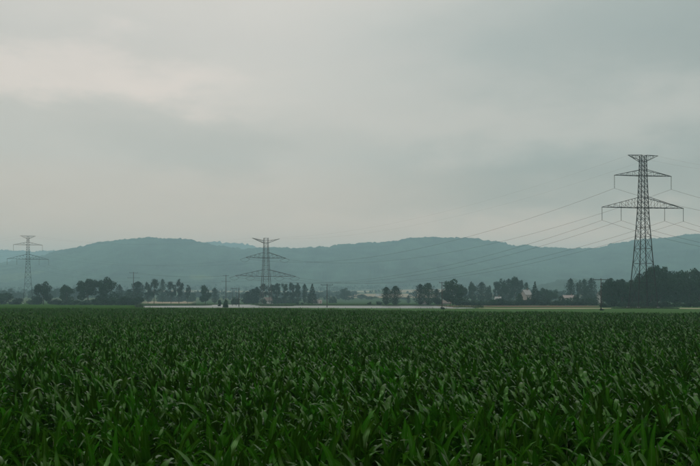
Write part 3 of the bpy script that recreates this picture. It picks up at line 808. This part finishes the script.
far_ = [(4, 290, 900, 9), (12, 288, 950, 10), (21, 292, 1000, 9), (33, 289, 980, 9), (52, 290, 900, 9), (57, 288, 1000, 8), (76, 287, 900, 8), (97, 291, 1000, 12), (124, 290, 900, 9), (143, 292, 1100, 10), (196, 291, 1100, 10), (212, 293, 1200, 12), (231, 292, 1100, 10), (241, 293, 1100, 10), (319, 292, 1100, 10), (328, 290, 1250, 11), (338, 291, 1200, 10), (353, 291, 1300, 11)]
for k, (px, top, D, w) in enumerate(far_):
    tree(('tall', 'round', 'round')[k % 3], px, top, D, w, ORD[k] + ' pale hazy tree from the left in the far treeline', 'trees of the far treeline')
far2 = [(362, 294, 1100, 12), (372, 296, 1000, 13), (405, 297, 1000, 10), (413, 292, 1200, 9), (447, 292, 1000, 14), (468, 291, 1100, 12), (540, 290, 900, 10), (556, 289, 900, 11), (563, 290, 950, 11), (597, 291, 950, 10)]
for k, (px, top, D, w) in enumerate(far2):
    tree('round', px, top, D, w, ORD[k] + ' faint tree from the left among the far fields right of the spruce', 'faint trees among the far fields')
# far-off woods below the hills: one mass each strip
V = []; F = []
fr = random.Random(31)
for (p0, p1, D, hh, dn) in [(-100, 150, 1500, 10, 1.0), (0, 340, 1850, 12, 1.0), (150, 340, 1350, 8, .6), (330, 470, 2050, 12, .9), (350, 450, 1550, 6, .45), (440, 620, 1300, 9, .9), (-100, 800, 2120, 12, 1.0), (180, 360, 1000, 7, .7), (-50, 140, 1100, 9, .8), (440, 600, 950, 8, .8), (190, 350, 1200, 9, .8)]:
    x = X_at(p0, D)
    while x < X_at(p1, D):
        x += fr.uniform(3, 9) / dn
        y = D + fr.gauss(0, 25) + 60 * n2(x * .006, D, 3); h = hh * fr.uniform(.6, 1.25); w = h * fr.uniform(.3, .5); z = gz(x, y)
        v, f = clumps([(x, y, z + h * .45, w, w, h * .5), (x + fr.uniform(-w, w), y, z + h * .7, w * .6, w * .6, h * .3)], 46, 1.3, fr, .4)
        k = len(V); V += v; F += [tuple(i + k for i in ff) for ff in f]
tag(link('far_wood', mesh('far_wood', V, F, M['leaf_round'])), 'hazy belts of woodland at the foot of the hills', 'woodland', kind='stuff')

# reeds and rough grass on the banks
V = []; F = []; rr_ = random.Random(9)
def blade(x, y, h):
    k = len(V); z = gz(x, y); a = rr_.uniform(0, pi); w = rr_.uniform(.03, .07) * 1.6; lx, ly = rr_.gauss(0, .18) * h, rr_.gauss(0, .18) * h
    V.extend([(x - cos(a) * w, y - sin(a) * w, z - .05), (x + cos(a) * w, y + sin(a) * w, z - .05), (x + lx * .5 + cos(a) * w * .7, y + ly * .5 + sin(a) * w * .7, z + h * .6), (x + lx, y + ly, z + h), (x + lx * .5 - cos(a) * w * .7, y + ly * .5 - sin(a) * w * .7, z + h * .6)])
    F.append((k, k + 1, k + 2, k + 3, k + 4))
for _ in range(90000):
    px = rr_.uniform(120, 660); y = rr_.uniform(255, 545); x = X_at(px, y); d = lake(x, y)
    if -5 < d < .2 and n2(x * .05, y * .05, 2) > -.25 and (y > 300 or rr_.random() < .12): blade(x, y, rr_.uniform(.35, .95) * (1 if y > 300 else .5))
cx, cy = X_at(643, 270), 268
for _ in range(3000):
    a = rr_.uniform(0, 2 * pi); q = 11 * sqrt(rr_.random()); blade(cx + cos(a) * q, cy + sin(a) * q * .8, rr_.uniform(.15, .4))
tag(link('reeds', mesh('reeds', V, F, M['reed'])), 'rough grass and reeds along the pond banks and pylon foot', 'reeds', kind='stuff')

# ------------------------------------------------------------------ houses
def house(px, D, wpx, eave, ridge_, depth, yaw, wall, roof, label, win=2, annex=False):
    """eave / ridge_: photo rows"""
    x = X_at(px, D); z0 = gz(x, D); w = wpx * D / FPX / 2; d = depth / 2; he = Z_at(eave, D) - z0; hr = Z_at(ridge_, D) - z0
    t = empty('house', (x, D, z0), yaw); tag(t, label, 'house', 'houses beyond the pond')
    V = [(-w, -d, -.3), (w, -d, -.3), (w, d, -.3), (-w, d, -.3), (-w, -d, he), (w, -d, he), (w, d, he), (-w, d, he), (-w, 0, hr - .12), (w, 0, hr - .12)]
    link('wall', mesh('wall', V, [(0, 1, 5, 4), (2, 3, 7, 6), (1, 2, 6, 9, 5), (3, 0, 4, 8, 7), (0, 3, 2, 1)], M[wall]), t)
    ov = .45; th = .22; sl_ = (hr - he) / d; V = []; F = []
    for s in (-1, 1):
        k = len(V); y1 = s * (d + ov); z1 = he - ov * sl_
        V += [(-w - ov, 0, hr), (w + ov, 0, hr), (w + ov, y1, z1), (-w - ov, y1, z1), (-w - ov, 0, hr + th), (w + ov, 0, hr + th), (w + ov, y1, z1 + th), (-w - ov, y1, z1 + th)]
        for f in ((0, 1, 2, 3), (7, 6, 5, 4), (1, 0, 4, 5), (2, 1, 5, 6), (3, 2, 6, 7), (0, 3, 7, 4)): F.append(tuple(k + i for i in f))
    rf = link('roof', mesh('roof', V, F, M[roof]), t)
    m = MB(); m.box((w * .4 - .35, -.4, hr - .8), (w * .4 + .35, .4, hr + 1.1)); m.build('chimney', M['roof_brown'], rf)
    fl = 1 if he < 4.5 else 2
    for f in range(fl):
        for i in range(win):
            cx_ = -w + 2 * w * (i + .7) / (win + .4); zz = 1.0 + f * 2.8
            if zz + 1.4 > he: continue
            m = MB(); m.box((cx_ - .62, -d - .06, zz), (cx_ + .62, -d + .05, zz + 1.4)); wo_ = m.build('window', M['joinery'], t)
            for s in (-1, 1):
                m = MB(); m.box((cx_ + (-.53 if s < 0 else .04), -d - .075, zz + .1), (cx_ + (-.04 if s < 0 else .53), -d - .055, zz + 1.3)); m.build('pane', M['glass'], wo_)
    m = MB(); m.box((w * .82 - .5, -d - .05, -.05), (w * .82 + .3, -d + .05, 2.05)); m.build('door', M['door'], t)
    if annex:
        m = MB(); m.box((w + .02, -d * .6, -.2), (w + 5.5, d * .6, 2.6)); an = m.build('annex', M['plaster_white'], t)
        m = MB(); m.box((w + .04, -d * .6 - .3, 2.61), (w + 5.8, d * .6 + .3, 2.85)); m.build('annex_roof', M['roof_grey'], an)
    return t
house(526, 490, 6.5, 294.5, 290, 6, .35, 'plaster_pink', 'roof_grey', 'tall pink house with pale roof and low white annex beside the tall grove', 2, True)
house(498, 462, 5, 299.5, 297, 6, -.2, 'plaster_white', 'roof_grey', 'small white house half hidden under the tall grove', 1)
house(569, 520, 13, 298, 295.5, 7, .1, 'plaster_white', 'roof_pink', 'long low house with faded pink roof left of the poplar row', 4)
house(600, 560, 3.5, 295, 292, 5, .2, 'plaster_white', 'roof_grey', 'small bright white house peeping out left of the dark wood', 1)
house(378.5, 1300, 7.5, 297, 294, 8, .9, 'plaster_grey', 'roof_grey', 'pale grey gabled house behind the left of the twin poplars', 2)
house(317.5, 600, 8, 303, 300, 6, .0, 'plaster_grey', 'roof_pink', 'low shed with pinkish roof right of the conical spruce', 2)
house(268.5, 640, 8, 300.5, 297.5, 6, .2, 'plaster_grey', 'roof_brown', 'grey house with brown roof seen through the legs of the middle pylon', 3)
house(423.5, 520, 8, 303.3, 301.8, 5, .0, 'plaster_white', 'roof_brown', 'low white shed under the touching dark trees left of the slim pole', 2)
house(446, 520, 10, 303, 300.5, 5, .0, 'plaster_tan', 'roof_brown', 'low tan shed below the broad domed tree', 2)

for px, top, D, w, lb in [(519.5, 292, 455, 8, 'bush covering the left corner of the pink house'), (529, 297, 450, 6, 'low bush in front of the door side of the pink house'), (500.5, 297.5, 448, 5, 'bush in front of the small white house'),
                          (562, 295, 455, 8, 'bush at the left end of the long low house'), (576, 294, 452, 7, 'bush at the right end of the long low house'), (263.5, 298.5, 560, 7, 'bush left of the house seen through the middle pylon'), (273.5, 299.5, 560, 6, 'bush right of the house seen through the middle pylon')]:
    tree('shrub', px, top, D, w, lb, 'bushes around the houses')
